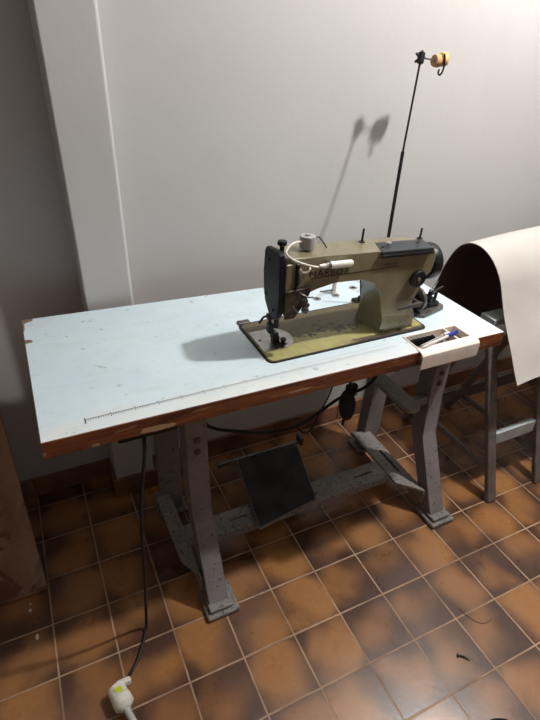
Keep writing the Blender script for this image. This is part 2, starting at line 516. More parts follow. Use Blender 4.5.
# cross bar between the side rails
b = bmesh.new()
box(b, .40, 1.155, .170, .252, .098, .108, .003, 1); box(b, .40, 1.155, .170, .176, .072, .100, .002, 1)
cb = obj('cross_bar', b, M['rail'], table, smooth=False)
c = bmesh.new()
for x0, x1 in ((1.03, 1.11), (.56, .62)):
    prism(c, round_rect(x0, x1, .205, .213, .0039, 3), .05, .2, 'z')
boolean(cb, c)
# treadle
b = bmesh.new()
tre = [(.668, .423), (.908, .414), (.850, .160), (.628, .128)]
def slab(bm, pts, zf, t, bev):
    """pts list of xy, zf(y) top height"""
    n = bmesh.new(); A = [n.verts.new((x, y, zf(y)-t)) for x, y in pts]; B = [n.verts.new((x, y, zf(y))) for x, y in pts]
    n.faces.new(A[::-1]); n.faces.new(B)
    for k in range(len(pts)): n.faces.new((A[k], A[(k+1) % len(pts)], B[(k+1) % len(pts)], B[k]))
    if bev: bmesh.ops.bevel(n, geom=n.edges[:], offset=bev, segments=2, affect='EDGES')
    merge(bm, n)
zf = lambda y: .136 + (y-.28)*.06
slab(b, tre, zf, .010, .002)
td = obj('treadle', b, M['footgrey'], table)
b = bmesh.new()
cx = sum(p[0] for p in tre)/4; cy = sum(p[1] for p in tre)/4
slab(b, [(cx+(x-cx)*.965, cy+(y-cy)*.965) for x, y in tre], lambda y: zf(y)+.004, .004, .0015)
obj('rubber_mat', b, M['mat_'], td)
b = bmesh.new()
tube(b, [(.605, .438, .128), (.94, .436, .128)], .006); box(b, .925, .938, .415, .455, .122, .160, .003)
box(b, .60, .645, .43, .447, .120, .135, .003)
obj('pivot_rod', b, M['dsteel'], td)
for x in (.70, .86):
    b = bmesh.new(); box(b, x, x+.012, .19, .42, .109, .124, .003)
    obj('lug', b, M['grey'], td)
# knee lifter pad hanging below the slab
b = bmesh.new()
lathe(b, [(0, -.012), (.022, -.011), (.030, -.006), (.032, 0), (.030, .006), (.022, .011), (0, .012)], 28,
      axis((.948, .20, .468), (-.3, -1, .35)) @ Matrix.Diagonal((.85, 1.6, 1, 1)))
kl = obj('knee_pad', b, M['rubber'], table, label='black oval pad hanging under the table')
b = bmesh.new(); tube(b, smooth_path([(.962, .21, .715), (.962, .215, .60), (.952, .206, .50), (.948, .205, .46), (.942, .20, .39)]), .0045)
box(b, .950, .985, .205, .225, .49, .53, .003)
obj('rod', b, M['black'], kl)
# switch box under left front
b = bmesh.new(); box(b, .245, .375, .035, .115, .692, .718, .004, 2)
obj('switch_box', b, M['black'], table)
# white oval pulley seen under the right front edge
b = bmesh.new()
tube(b, [(1.045+.030*math.cos(a), .12, .655+.030*math.sin(a)) for a in [k*2*PI/20 for k in range(21)]], .005, 8, False)
obj('belt_loop', b, M['rubber'], table)
b = bmesh.new(); lathe(b, [(.024, -.006), (.024, .006)], 20, axis((1.045, .125, .655), (0, 1, 0)))
box(b, 1.035, 1.055, .12, .13, .655, .7175)
obj('pulley', b, M['greyplastic'], table)

# ------------------------------------------------------------------ sewing machine
MC = Vector((.86, .20, .76))
mach = thing('sewing_machine', 'olive green industrial sewing machine with black face plate and handwheel, set into the blue table', 'sewing machine', MC)
b = bmesh.new(); prism(b, round_rect(.629, 1.101, .106, .302, .016), .722, .7635, 'z', .002, 2)
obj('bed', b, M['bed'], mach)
b = bmesh.new(); o_ = round_rect(.6235, 1.1065, .1005, .3075, .018); i_ = round_rect(.629, 1.101, .106, .302, .016)
n = len(o_)
lo = [b.verts.new((x, y, .7625)) for x, y in o_]; li = [b.verts.new((x, y, .7625)) for x, y in i_]
lo2 = [b.verts.new((x, y, .725)) for x, y in o_]; li2 = [b.verts.new((x, y, .725)) for x, y in i_]
for k in range(n):
    j = (k+1) % n
    b.faces.new((lo[k], lo[j], li[j], li[k])); b.faces.new((lo[k], lo2[k], lo2[j], lo[j])); b.faces.new((li[k], li[j], li2[j], li2[k])); b.faces.new((lo2[k], li2[k], li2[j], lo2[j]))
obj('gasket', b, M['rubber'], mach)
# arm and column: one casting
out = [(.664, 1.006), (.672, 1.012), (.76, 1.0065), (.85, 1.001), (.92, .9975), (1.00, .994), (1.07, .990), (1.095, .984), (1.106, .972),
       (1.107, .945), (1.100, .918), (1.080, .897), (1.062, .884), (1.052, .868), (1.050, .84), (1.054, .80), (1.064, .775), (1.070, .7632),
       (.966, .7632), (.967, .778), (.961, .80), (.951, .84), (.945, .885), (.939, .908), (.931, .921), (.918, .928), (.88, .931), (.80, .935), (.742, .938),
       (.733, .915), (.715, .888), (.700, .868), (.690, .860), (.678, .860), (.670, .872), (.664, .90)]
b = bmesh.new(); prism(b, out, .125, .212, 'y', .011, 4)
for v in b.verts:
    x, y, z = v.co
    if x > .93 and z < .91:
        t = min(1, (.91-z)/.147); t2 = t*t*(3-2*t)
        if y > .17:
            v.co.y += .010*t2
            if x < 1.0: v.co.x += (.951-x)*t2
        else: v.co.y -= .004*t2
        if z < .785:
            e = (.785-z)/.022; v.co.y += (.006*e*e if y > .17 else -.004*e*e); v.co.x += -.005*e*e if x < 1 else .003*e*e
obj('arm', b, M['olive'], mach, angle=45)
# seam slot and inner rib near the head
b = bmesh.new(); box(b, .6905, .7005, .1205, .1265, .895, .998, .002, 1)
obj('take_up_slot', b, M['black'], mach)
b = bmesh.new(); tube(b, smooth_path([(.695, .122, .985), (.698, .112, .97), (.697, .112, .955), (.695, .121, .94)]), .0022, 8)
obj('take_up_lever', b, M['dsteel'], mach)
# face plate on the left end (profile in y, z)
b = bmesh.new()
prism(b, [(.128, 1.020), (.138, 1.026), (.196, 1.020), (.204, 1.010), (.206, .96), (.204, .91), (.196, .885), (.176, .862), (.158, .855), (.140, .857), (.130, .865), (.124, .88), (.122, .93), (.123, 1.005)], .650, .665, 'x', .003, 2)
fp = obj('face_plate', b, M['plate'], mach)
for y, z in ((.180, .995), (.190, .905), (.150, .878)):
    d = bmesh.new(); lathe(d, [(.0045, 0), (.0045, .002), (.0035, .003), (0, .003)], 12, axis((.650, y, z), (-1, 0, 0)))
    obj('screw', d, M['black'], fp)
b = bmesh.new(); prism(b, [(.666, .935), (.735, .938), (.730, .918), (.712, .888), (.694, .862), (.668, .862)], .1195, .1252, 'y', .0015, 1)
obj('lower_head', b, simple('dark_bronze', (.060, .045, .032), .4, .3, var=.5, scale=70), mach)
b = bmesh.new(); box(b, .6655, .681, .1205, .126, .930, 1.000, .002, 1)
obj('head_rib', b, M['olive'], mach)
# pressure screw on top of head
b = bmesh.new(); lathe(b, [(.0055, 0), (.0055, .017), (.0105, .020), (.0115, .024), (.0105, .029), (.006, .031), (0, .031)], 18, Matrix.Translation((.676, .168, 1.010)))
obj('pressure_screw', b, M['black'], mach)
# needle bar, presser bar, needle, foot
b = bmesh.new(); tube(b, [(.676, .178, .872), (.676, .178, .835)], .0050, 12); tube(b, [(.664, .190, .868), (.664, .190, .812)], .0045, 12)
box(b, .656, .672, .182, .198, .832, .846, .002); tube(b, [(.676, .178, .838), (.676, .178, .812)], .0065, 12)
obj('needle_bar', b, M['black'], mach)
b = bmesh.new(); tube(b, [(.676, .178, .815), (.676, .178, .766)], .0011, 8); obj('needle', b, M['steel'], mach)
b = bmesh.new()
box(b, .657, .671, .178, .196, .795, .822, .002); box(b, .666, .682, .172, .192, .778, .797, .002)
box(b, .668, .674, .150, .190, .7665, .772, .001); box(b, .680, .686, .150, .190, .7665, .772, .001); box(b, .668, .686, .174, .192, .768, .785, .002)
tube(b, [(.664, .196, .84), (.650, .200, .834), (.640, .202, .818)], .003, 8)
obj('presser_foot', b, M['black'], mach)
b = bmesh.new()
pl = [(.633, .150), (.633, .252), (.690, .252)] + [(.690+.042*math.sin(a), .201+.051*math.cos(a)) for a in [k*PI/12 for k in range(1, 12)]] + [(.690, .150)]
prism(b, pl, .7634, .7650, 'z')
np_ = obj('needle_plate', b, M['steel'], mach, smooth=False)
for x, y in ((.645, .205), (.700, .165)):
    b = bmesh.new(); lathe(b, [(.0035, 0), (.0035, .001), (0, .001)], 12, Matrix.Translation((x, y, .765)))
    obj('screw', b, M['black'], np_)
b = bmesh.new(); lathe(b, [(.006, 0), (.006, .010), (.0075, .011), (.0075, .016), (0, .018)], 14, Matrix.Translation((.693, .168, .765)))
obj('hemmer_knob', b, M['black'], mach)
b = bmesh.new(); box(b, .628, .662, .304, .322, .7605, .7660, .001, 1); obj('hinge_tab', b, M['dsteel'], mach)
b = bmesh.new(); box(b, 1.000, 1.040, .300, .325, .7605, .7690, .002, 1); box(b, 1.012, 1.026, .296, .310, .768, .782, .002); tube(b, [(1.017, .30, .775), (1.006, .30, .84), (1.0, .30, .92)], .0028, 8)
obj('release_lever', b, M['black'], mach)
# tension assembly under the arm at the head
b = bmesh.new()
for dx, r in ((0, .010), (.004, .012), (.008, .010)): lathe(b, [(r, 0), (r, .002)], 18, axis((.715, .125-dx, .902), (0, -1, 0)))
lathe(b, [(.004, 0), (.004, .016), (.006, .017), (.006, .022), (0, .023)], 14, axis((.715, .122, .902), (0, -1, 0)))
lathe(b, [(.0065, 0), (.0085, .005), (.0085, .012), (.005, .016), (0, .016)], 16, axis((.712, .118, .886), (.5, -.7, -.2)))
tube(b, smooth_path([(.700, .124, .93), (.708, .112, .925), (.722, .108, .918), (.735, .112, .915)]), .0016, 8)
tube(b, smooth_path([(.685, .124, .90), (.690, .114, .89), (.697, .116, .880)]), .0016, 8)
obj('thread_tension', b, M['dsteel'], mach)
b = bmesh.new(); tube(b, smooth_path([(.702, .124, .984), (.706, .116, .979), (.722, .116, .981), (.727, .124, .985)]), .0022, 8)
obj('thread_guide', b, M['white'], mach)
# black top cover
b = bmesh.new()
prism(b, [(.944, .180), (.922, .119), (1.082, .119), (1.094, .180)], 0, .0035, 'z', .001, 1)
for v in b.verts:
    v.co.z += .9965 - (v.co.x-.92)*.058 - (.0 if v.co.y > .13 else .001)
prism(b, [(.922, .9985), (1.082, .989), (1.082, .981), (.924, .990)], .117, .1235, 'y')
tc = obj('top_cover', b, M['cover'], mach, smooth=False)
b = bmesh.new(); box(b, .922, 1.084, .1160, .1182, .9785, .9855, .0005, 1, Matrix.Translation((.998, .117, .982)) @ Matrix.Rotation(.056, 4, 'Y') @ Matrix.Translation((-.998, -.117, -.982)))
obj('trim_strip', b, M['black'], tc)
b = bmesh.new()
lathe(b, [(.0075, 0), (.0075, .003), (.006, .005), (0, .006)], 18, Matrix.Translation((.962, .150, 1.003)))
obj('oil_window', b, M['steel'], tc)
for x, y in ((.930, .130), (1.045, .140)):
    b = bmesh.new(); lathe(b, [(.0045, 0), (.0045, .002), (0, .003)], 12, Matrix.Translation((x, y, 1.006-(x-.92)*.058)))
    obj('screw', b, M['black'], tc)
# thread pins
for (x, y, z, h) in ((.914, .195, .998, .034), (1.100, .195, .985, .028)):
    b = bmesh.new(); tube(b, [(x, y, z-.004), (x+.001, y, z+h)], .0028, 10); lathe(b, [(.008, 0), (.008, .003), (0, .005)], 14, Matrix.Translation((x, y, z-.001)))
    obj('thread_pin', b, M['black'], mach)
# handwheel
b = bmesh.new()
lathe(b, [(.016, 0), (.036, .001), (.042, -.004), (.046, -.003), (.049, .002), (.050, .009), (.050, .018), (.048, .025), (.042, .028), (.036, .024), (.018, .022), (.018, .030), (0, .030)], 40, axis((1.122, .185, .922), (1, 0, 0)))
hw = obj('handwheel', b, M['black'], mach)
b = bmesh.new(); lathe(b, [(.030, -.014), (.037, -.012), (.040, -.004), (.040, .001), (.02, .002)], 36, axis((1.122, .185, .922), (1, 0, 0)))
obj('collar', b, M['dsteel'], hw)
# stitch length dial
b = bmesh.new()
lathe(b, [(.012, 0), (.012, .008), (.021, .009), (.0235, .012), (.0235, .020), (.021, .0225), (.012, .022), (.010, .020), (0, .020)], 30, axis((1.046, .130, .912), (0, -1, 0)))
sk = obj('stitch_dial', b, M['black'], mach)
b = bmesh.new(); lathe(b, [(.0055, 0), (.005, .003), (0, .003)], 14, axis((1.046, .110, .912), (0, -1, 0)))
obj('screw', b, M['steel'], sk)
# reverse feed lever
b = bmesh.new(); prism(b, [(.982, .842), (.987, .845), (1.058, .846), (1.066, .848), (1.066, .838), (1.058, .837), (.987, .837)], .098, .106, 'y', .0015, 1)
tube(b, [(1.060, .102, .842), (1.058, .14, .844)], .005, 12)
obj('feed_lever', b, M['dsteel'], mach)
# oil cup on the arm with its wire
b = bmesh.new()
lathe(b, [(.006, -.004), (.006, .004), (.0185, .005), (.0190, .008), (.0190, .030), (.0180, .033), (.006, .034), (.006, .037), (0, .038)], 28, Matrix.Translation((.744, .172, 1.009)))
oc = obj('oil_cup', b, M['greyplastic'], mach, label='grey round cup on top of the arm')
b = bmesh.new(); tube(b, smooth_path([(.762, .178, 1.030), (.775, .176, 1.034), (.790, .176, 1.018), (.800, .176, 1.004)]), .0018, 8); lathe(b, [(.004, 0), (.004, .006), (0, .007)], 12, axis((.763, .178, 1.031), (1, 0, .2)))
obj('wire', b, M['dsteel'], oc)
# small clip-on work light: grey flexible lead and white tube
b = bmesh.new()
tube(b, smooth_path([(.728, .168, 1.031), (.705, .160, 1.034), (.684, .150, 1.030), (.672, .138, 1.020), (.682, .124, 1.010), (.705, .116, 1.000), (.735, .112, .990), (.762, .112, .986)]), .0024, 10)
wl = obj('work_light', b, M['white'], mach, label='white tube lamp with a curled grey lead')
b = bmesh.new(); tube(b, [(.745, .112, .990), (.770, .112, .989), (.772, .112, .989), (.830, .112, .986), (.834, .112, .986)], [.004, .0065, .0085, .0085, .006], 16)
obj('tube', b, M['white'], wl)
b = bmesh.new()
for dx in (0, .006): tube(b, [(.765+dx, .112+.0095*math.cos(a), .989+.0095*math.sin(a)) for a in [k*2*PI/16 for k in range(17)]], .0014, 6, False)
obj('clip', b, M['dsteel'], wl)
# lettering and stripe
def text(name, s, size, loc, rot, mat, parent, ext=.0004, sx=1.):
    cu = bpy.data.curves.new(name, 'FONT'); cu.body = s; cu.size = size; cu.extrude = ext; cu.space_character = 1.1
    o = bpy.data.objects.new(name, cu); C.objects.link(o)
    bpy.context.view_layer.update()
    me = bpy.data.meshes.new_from_object(o.evaluated_get(bpy.context.evaluated_depsgraph_get()))
    bpy.data.objects.remove(o)
    me.transform(Matrix.Translation(Vector(loc)-BASE[parent]) @ rot @ Matrix.Scale(sx, 4, (1, 0, 0)))
    me.materials.clear(); me.materials.append(mat)
    o = bpy.data.objects.new(name, me); C.objects.link(o); o.parent = parent; BASE[o] = BASE[parent]
    return o
Rt = Matrix.Rotation(.065, 4, 'Y') @ Matrix.Rotation(PI/2, 4, 'X')
text('lettering', 'MARBOR', .0215, (.727, .1246, .961), Rt, M['ink'], mach, sx=1.2)
text('model_lettering', 'CR11Z', .0105, (.938, .1246, .957), Rt, M['ink'], mach, sx=1.25)
b = bmesh.new(); prism(b, [(.731, .957), (.990, .9385+.0135), (.990, .950), (.731, .955)], .1244, .1252, 'y')
obj('stripe', b, M['stripe'], mach, smooth=False)

# ------------------------------------------------------------------ bobbin winder on the table
bw = thing('bobbin_winder', 'small black bobbin winder on the table beside the handwheel', 'bobbin winder', (1.17, .20, ZT))
b = bmesh.new()
prism(b, [(1.118, .162), (1.135, .150), (1.222, .172), (1.234, .186), (1.228, .218), (1.212, .226), (1.125, .206), (1.116, .195)], ZT+.0005, ZT+.011, 'z', .003, 2)
obj('base_plate', b, M['dsteel'], bw)
b = bmesh.new()
W = axis((1.128, .190, .806), (1, .15, 0))
lathe(b, [(0, -.004), (.010, -.004), (.010, -.002), (.030, -.003), (.035, -.005), (.036, 0), (.035, .005), (.030, .003), (.010, .002), (.010, .006), (0, .006)], 30, W)
obj('winder_wheel', b, M['dsteel'], bw)
b = bmesh.new(); lathe(b, [(.014, -.0065), (.014, .0065)], 20, W)
box(b, 1.120, 1.165, .178, .202, ZT+.010, ZT+.030, .003); box(b, 1.132, 1.142, .180, .200, .785, .815, .003); tube(b, [(1.12, .19, .806), (1.185, .199, .806)], .004)
obj('bearing', b, M['black'], bw)
b = bmesh.new()
box(b, 1.172, 1.212, .182, .206, ZT+.010, ZT+.026, .003)
tube(b, [(1.182, .195, ZT+.02), (1.182, .195, .822)], .0055, 10); tube(b, [(1.198, .190, ZT+.02), (1.200, .190, .815)], .0045, 10)
tube(b, [(1.207, .200, ZT+.02), (1.210, .202, .812)], .003, 8)
lathe(b, [(.010, 0), (.010, .003), (.004, .004), (.004, .014), (.010, .015), (.010, .018)], 16, Matrix.Translation((1.186, .195, .795)))
tube(b, [(1.176, .190, .818), (1.196, .200, .826), (1.212, .205, .840)], .003, 8)
tube(b, [(1.180, .200, .810), (1.205, .196, .818), (1.232, .200, .822)], .0028, 8)
obj('spindle_post', b, M['black'], bw)

# ------------------------------------------------------------------ thread stand
ts = thing('thread_stand', 'tall thin black thread stand leaning behind the sewing machine', 'thread stand', (1.126, .355, ZT))
P0, P1, P2 = Vector((1.126, .355, ZT)), Vector((1.203, .448, 1.150)), Vector((1.254, .500, 1.385))
b = bmesh.new(); tube(b, [P0+(P1-P0)*.01, P1], .0052, 12); obj('lower_tube', b, M['black'], ts)
b = bmesh.new(); tube(b, [P1-(P1-P0)*.02, P2+(P2-P1)*.03], .0030, 10); obj('upper_rod', b, M['black'], ts)
b = bmesh.new(); lathe(b, [(.022, 0), (.022, .004), (.010, .007), (.008, .02), (0, .02)], 20, Matrix.Translation(P0+Vector((0, 0, .001)))); obj('base', b, M['black'], ts)
b = bmesh.new()
lathe(b, [(.008, -.014), (.010, -.012), (.010, .012), (.008, .014)], 14, axis(P2, P2-P1))
for a in range(5):
    d = Vector((math.cos(a*1.257), .3, math.sin(a*1.257))).normalized()
    tube(b, [P2, P2+d*.019], [.0045, .0035], 8)
obj('clamp', b, M['black'], ts)
b = bmesh.new(); tube(b, [P2, P2+Vector((.060, 0, -.005))], .0022, 8); obj('cross_arm', b, M['dsteel'], ts)
fc = P2+Vector((.058, 0, -.006))
b = bmesh.new()
def foam(bm, c0, prof):
    tube(bm, [c0+Vector((x*.8, 0, z)) for x, z, r in prof], [r*.80 for x, z, r in prof], 16)
foam(b, fc, [(-.014, .0, .014), (-.012, 0, .019), (.006, 0, .022), (.010, 0, .020)])
fo = obj('foam_pad', b, M['foam'], ts, label='orange foam pad')
b = bmesh.new(); foam(b, fc, [(.014, .003, .019), (.018, .003, .023), (.036, .004, .023), (.041, .004, .017)])
obj('foam_pad', b, M['foam2'], ts, label='yellowish foam pad')
b = bmesh.new()
tube(b, smooth_path([fc+Vector((.010, -.016, .018)), fc+Vector((.011, -.021, 0)), fc+Vector((.010, -.022, -.022)), fc+Vector((.006, -.018, -.034)), fc+Vector((0, -.016, -.030)), fc+Vector((-.001, -.018, -.020))]), .0026, 8)
obj('hook', b, M['black'], ts)

# ------------------------------------------------------------------ white spool post on the table
sp_ = thing('spool_post', 'small off white plastic spool post on the table behind the machine arm', 'spool holder', (.978, .388, ZT))
b = bmesh.new(); lathe(b, [(.011, .0005), (.011, .004), (.0075, .010), (.0065, .035), (.0085, .040), (.0085, .048), (0, .050)], 20, Matrix.Translation((.978, .388, ZT)))
obj('post', b, M['white'], sp_)
b = bmesh.new(); tube(b, [(.978, .388, ZT+.012), (.930, .391, ZT+.012)], .0022, 8); obj('arm', b, M['dsteel'], sp_)

# ------------------------------------------------------------------ accessory tray let into the table
tr0 = Vector((1.10, .05, .735))
tray = thing('accessory_tray', 'cream plastic accessory tray let into the right front corner of the table', 'tray', tr0)
b = bmesh.new()
z0, z1 = .7385, .7625
box(b, 1.0085, 1.0125, .002, .086, z0, z1, .001, 1); box(b, 1.1845, 1.1885, .010, .086, z0, z1, .001, 1)
box(b, 1.0085, 1.1885, .082, .086, z0, z1, .001, 1); 
# curved front lip
t = bmesh.new()
prof = [(.020, .7634), (.008, .7634), (-.002, .7612), (-.008, .755), (-.0095, .745), (-.0095, .716), (-.0065, .716), (-.0065, .745), (-.003, .7535), (.003, .7603), (.020, .7603)]
prism(t, prof, 1.002, 1.194, 'x'); merge(b, t)
obj('frame', b, M['tray'], tray)
b = bmesh.new(); box(b, 1.0125, 1.1845, .006, .082, z0, z0+.003)
box(b, 1.0125, 1.1845, .008, .011, z0, .757)
obj('tray_floor', b, M['trayin'], tray, smooth=False)
b = bmesh.new(); box(b, 1.143, 1.149, .018, .082, z0+.003, .7615, .001, 1); obj('divider', b, M['tray'], tray)
b = bmesh.new(); box(b, 1.0125, 1.143, .016, .021, z0+.003, .760, .001, 1); obj('divider', b, M['tray'], tray)
# bobbins in the tray
def bobbin(bm, loc, d):
    lathe(bm, [(.0100, 0), (.0100, .001), (.0045, .0015), (.0045, .0085), (.0100, .009), (.0100, .010)], 18, axis(loc, d))
bob_lab = ['black bobbin at the left end of the row in the tray', 'second black bobbin from the left in the tray', 'middle black bobbin of the row in the tray', 'second black bobbin from the right in the tray', 'black bobbin at the right end of the row in the tray']
for k in range(5):
    b = bmesh.new(); x = 1.022+k*.0155
    bobbin(b, (x, .061, .7518), (1, .1, 0))
    tag(obj('bobbin', b, M['black'], origin=(x, .061, .7415)), bob_lab[k], 'bobbin', 'black bobbins in the accessory tray')
b = bmesh.new(); tube(b, [(1.112, .050, .7465), (1.134, .072, .749)], .0045, 10)
tag(obj('wooden_stub', b, M['paint'], origin=(1.12, .06, .7415)), 'tan stub lying in the tray beside the pen cap', 'stub')
pen = thing('ballpoint_pen', 'white ballpoint pen with blue cap lying across the tray', 'pen', (1.07, .03, .765))
pd0, pd1 = Vector((1.014, .0145, .7680)), Vector((1.160, .046, .7665)); dr = (pd1-pd0).normalized()
b = bmesh.new(); tube(b, [pd0, pd0+dr*.010, pd0+dr*.012, pd0+dr*.108], [.001, .003, .0042, .0042], 12); obj('barrel', b, M['clear'], pen)
b = bmesh.new(); tube(b, [pd0+dr*.108, pd0+dr*.148, pd0+dr*.150], [.0056, .0056, .003], 12)
cp = obj('cap', b, M['blue'], pen)
b = bmesh.new(); tube(b, [pd0+dr*.148+Vector((0, 0, .006)), pd0+dr*.112+Vector((-.001, -.005, .005))], .0018, 8); obj('clip', b, M['blue'], cp)
scr = thing('screwdriver', 'thin grey steel screwdriver lying behind the pen in the tray', 'screwdriver', (1.07, .045, .765))
b = bmesh.new(); tube(b, [(1.026, .030, .7625), (1.128, .0515, .7640)], .0022, 8); obj('shaft', b, M['steel'], scr)
b = bmesh.new(); tube(b, [(1.118, .0495, .7640), (1.136, .0533, .7660)], .0045, 10); obj('handle', b, M['clear'], scr)

# ------------------------------------------------------------------ loose cables
b = bmesh.new()
tube(b, smooth_path([(.300, .040, .700), (.292, .018, .66), (.272, .010, .55), (.262, .010, .44), (.257, .010, .34), (.250, .022, .20), (.243, .036, .07), (.236, .030, .012), (.215, -.010, .0045), (.190, -.048, .0045), (.170, -.070, .008), (.158, -.090, .024)], 8), .0042, 10)
cord = thing('power_cord', 'black power cord hanging from the table down to a white plug on the floor', 'power cord', (.24, .03, 0))
obj('cable', b, M['cable'], cord)
Q = Vector((.132, -.116, .027)); qd = Vector((.25, -.95, .0)).normalized(); side = Vector((qd.y, -qd.x, 0))
b = bmesh.new()
lathe(b, [(.019, -.018), (.0225, -.015), (.0235, .009), (.020, .012)], 24, axis(Q, qd))
box(b, .130, .168, -.104, -.088, .014, .038, .006, 2)
pg = obj('plug', b, M['plugwhite'], cord, label='round white plug')
b = bmesh.new(); lathe(b, [(.0105, 0), (.0095, .003), (0, .004)], 18, axis(Q+Vector((.002, -.002, .0215)), (-.1, -.35, 1)) @ Matrix.Diagonal((1.0, .8, 1, 1)))
obj('button', b, M['yellow'], pg, label='yellow green spot')
b = bmesh.new(); lathe(b, [(.016, .012), (.0245, .014), (.0245, .034), (.019, .038), (.012, .044)], 24, axis(Q, qd))
obj('socket', b, M['plugwhite'], cord, label='white extension socket joined to the plug')
ext = thing('extension_lead', 'grey extension lead running off from the white socket', 'cable', (.15, -.16, 0))
b = bmesh.new()
pts = [Q+qd*.040, Q+qd*.062+Vector((0, 0, -.004)), Q+qd*.10+Vector((.003, 0, -.011)), Q+qd*.16+Vector((.010, 0, -.015)), Q+qd*.30+Vector((.03, 0, -.0155))]
tube(b, smooth_path(pts), .0085, 14)
obj('cable', b, M['glove'], ext)

b = bmesh.new(); tube(b, smooth_path([(.488, .245, .705), (.494, .225, .60), (.496, .20, .532), (.62, .20, .469), (.701, .20, .446), (.784, .20, .443), (.867, .20, .481), (.917, .20, .504), (1.024, .20, .530), (1.10, .24, .60), (1.15, .30, .712)], 8), .0050, 10)
tag(obj('cable', b, M['cable'], origin=(.75, .20, .45)), 'thick black cable drooping under the table between its legs', 'cable')
b = bmesh.new(); tube(b, smooth_path([(.905, .24, .714), (.896, .21, .60), (.879, .20, .534), (.851, .20, .47), (.825, .20, .41), (.80, .20, .405), (.775, .21, .43)], 8), .0022, 8)
tag(obj('thin_wire', b, M['cable'], origin=(.87, .2, .55)), 'thin wire hanging in a hook beside the oval knee pad', 'wire')

# ------------------------------------------------------------------ metal trestle with draped vinyl
tt = thing('metal_trestle', 'dark ribbed metal trestle under the cream vinyl, right of the table', 'trestle', (1.85, .26, 0))
def bar(bm, a, bb, wx, wy, bev=.003):
    a = Vector(a); bb = Vector(bb); t = bmesh.new()
    q = [(-wx/2, -wy/2), (wx/2, -wy/2), (wx/2, wy/2), (-wx/2, wy/2)]
    A = [t.verts.new(a+Vector((x, y, 0))) for x, y in q]; B = [t.verts.new(bb+Vector((x, y, 0))) for x, y in q]
    t.faces.new(A[::-1]); t.faces.new(B)
    for k in range(4): t.faces.new((A[k], A[(k+1) % 4], B[(k+1) % 4], B[k]))
    bmesh.ops.bevel(t, geom=t.edges[:], offset=bev, segments=1, affect='EDGES'); merge(bm, t)
for X in (1.508, 1.752, 2.30):
    b = bmesh.new(); bar(b, (X, -.005, .003), (X, .215, .630), .040, .022)
    L = obj('leg', b, M['ribbed'], tt)
    b = bmesh.new(); bar(b, (X, .50, .003), (X, .25, .630), .040, .022)
    obj('leg', b, M['ribbed'], tt)
    b = bmesh.new(); bar(b, (X, .042, .105), (X, .455, .125), .010, .004); box(b, X-.006, X+.006, .04, .46, .100, .125, .002)
    obj('side_stretcher', b, M['footgrey'], tt)
b = bmesh.new(); box(b, 1.52, 2.30, .075, .095, .195, .250, .003); obj('step_rail', b, M['palewood'], tt, label='pale step rail')
b = bmesh.new(); box(b, 1.52, 2.30, .43, .445, .10, .16, .003); obj('step_rail', b, M['ribbed'], tt)
b = bmesh.new(); box(b, 1.500, 2.34, .200, .262, .630, .655, .003); obj('top_beam', b, M['palewood'], tt, label='pale grey blue top beam')

# roll of dark leather lying on the beam
b = bmesh.new()
lathe(b, [(0, 0), (.03, .0), (.046, .003), (.052, .006), (.054, .02), (.054, .72), (.050, .73), (0, .73)], 36, axis((1.60, .262, .7095), (1, 0, 0)))
tag(obj('leather_roll', b, M['roll'], origin=(1.9, .262, .656)), 'black leather roll lying on the trestle inside the draped vinyl', 'roll')

# draped vinyl
prof = [(.050, .488), (.074, .520), (.100, .560), (.138, .615), (.176, .672), (.206, .730), (.230, .780), (.262, .822), (.298, .852), (.335, .868), (.372, .866), (.402, .845), (.424, .80), (.440, .74), (.452, .66), (.462, .56), (.470, .45)]
pf = smooth_path([(0, y, z) for y, z in prof], 3)
b = bmesh.new(); NX = 40; grid = []
for i in range(NX+1):
    u = i/NX
    row = []
    for k, p in enumerate(pf):
        v = k/(len(pf)-1)
        x = 1.480 + (2.42-1.480)*u
        side_w = math.sin(PI*min(1, abs(v-.55)*2))
        fr = max(0, 1-v*2.2)
        x0 = 1.480 + .030*math.sin(v*5) * (1-u) + (.028*fr*fr)*(1-u)
        x = x0 + (2.42-x0)*u
        dy = .010*math.sin(u*9+v*3)*fr - .012*fr*math.exp(-((u-.25)/.12)**2)
        dz = .055*u + .004*math.sin(u*7)*(1-fr)
        row.append(b.verts.new((x, p.y+dy, p.z+dz*(1-.2*fr) if not fr > .9 else p.z+dz*.8)))
    grid.append(row)
for a, c in zip(grid, grid[1:]):
    for k in range(len(a)-1): b.faces.new((a[k], a[k+1], c[k+1], c[k]))
bmesh.ops.recalc_face_normals(b, faces=b.faces[:])
# outward = away from the arch centre
f0 = b.faces[len(b.faces)//2]; f0.normal_update()
if f0.normal.dot(f0.calc_center_median()-Vector((f0.calc_center_median().x, .30, .6))) < 0:
    bmesh.ops.reverse_faces(b, faces=b.faces[:])
# thickness: inner copy, dark lining with the shade under the arch painted in
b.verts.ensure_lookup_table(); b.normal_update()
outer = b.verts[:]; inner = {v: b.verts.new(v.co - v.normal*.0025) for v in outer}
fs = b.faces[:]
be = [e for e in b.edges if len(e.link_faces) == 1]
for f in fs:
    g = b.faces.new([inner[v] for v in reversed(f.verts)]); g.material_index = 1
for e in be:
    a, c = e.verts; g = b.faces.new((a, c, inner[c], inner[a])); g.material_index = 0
tag(obj('vinyl_sheet', b, [M['vinyl'], M['shaded_backing']], origin=(1.9, .3, .86), angle=60), 'large cream vinyl sheet draped in an arch over the trestle', 'vinyl sheet')

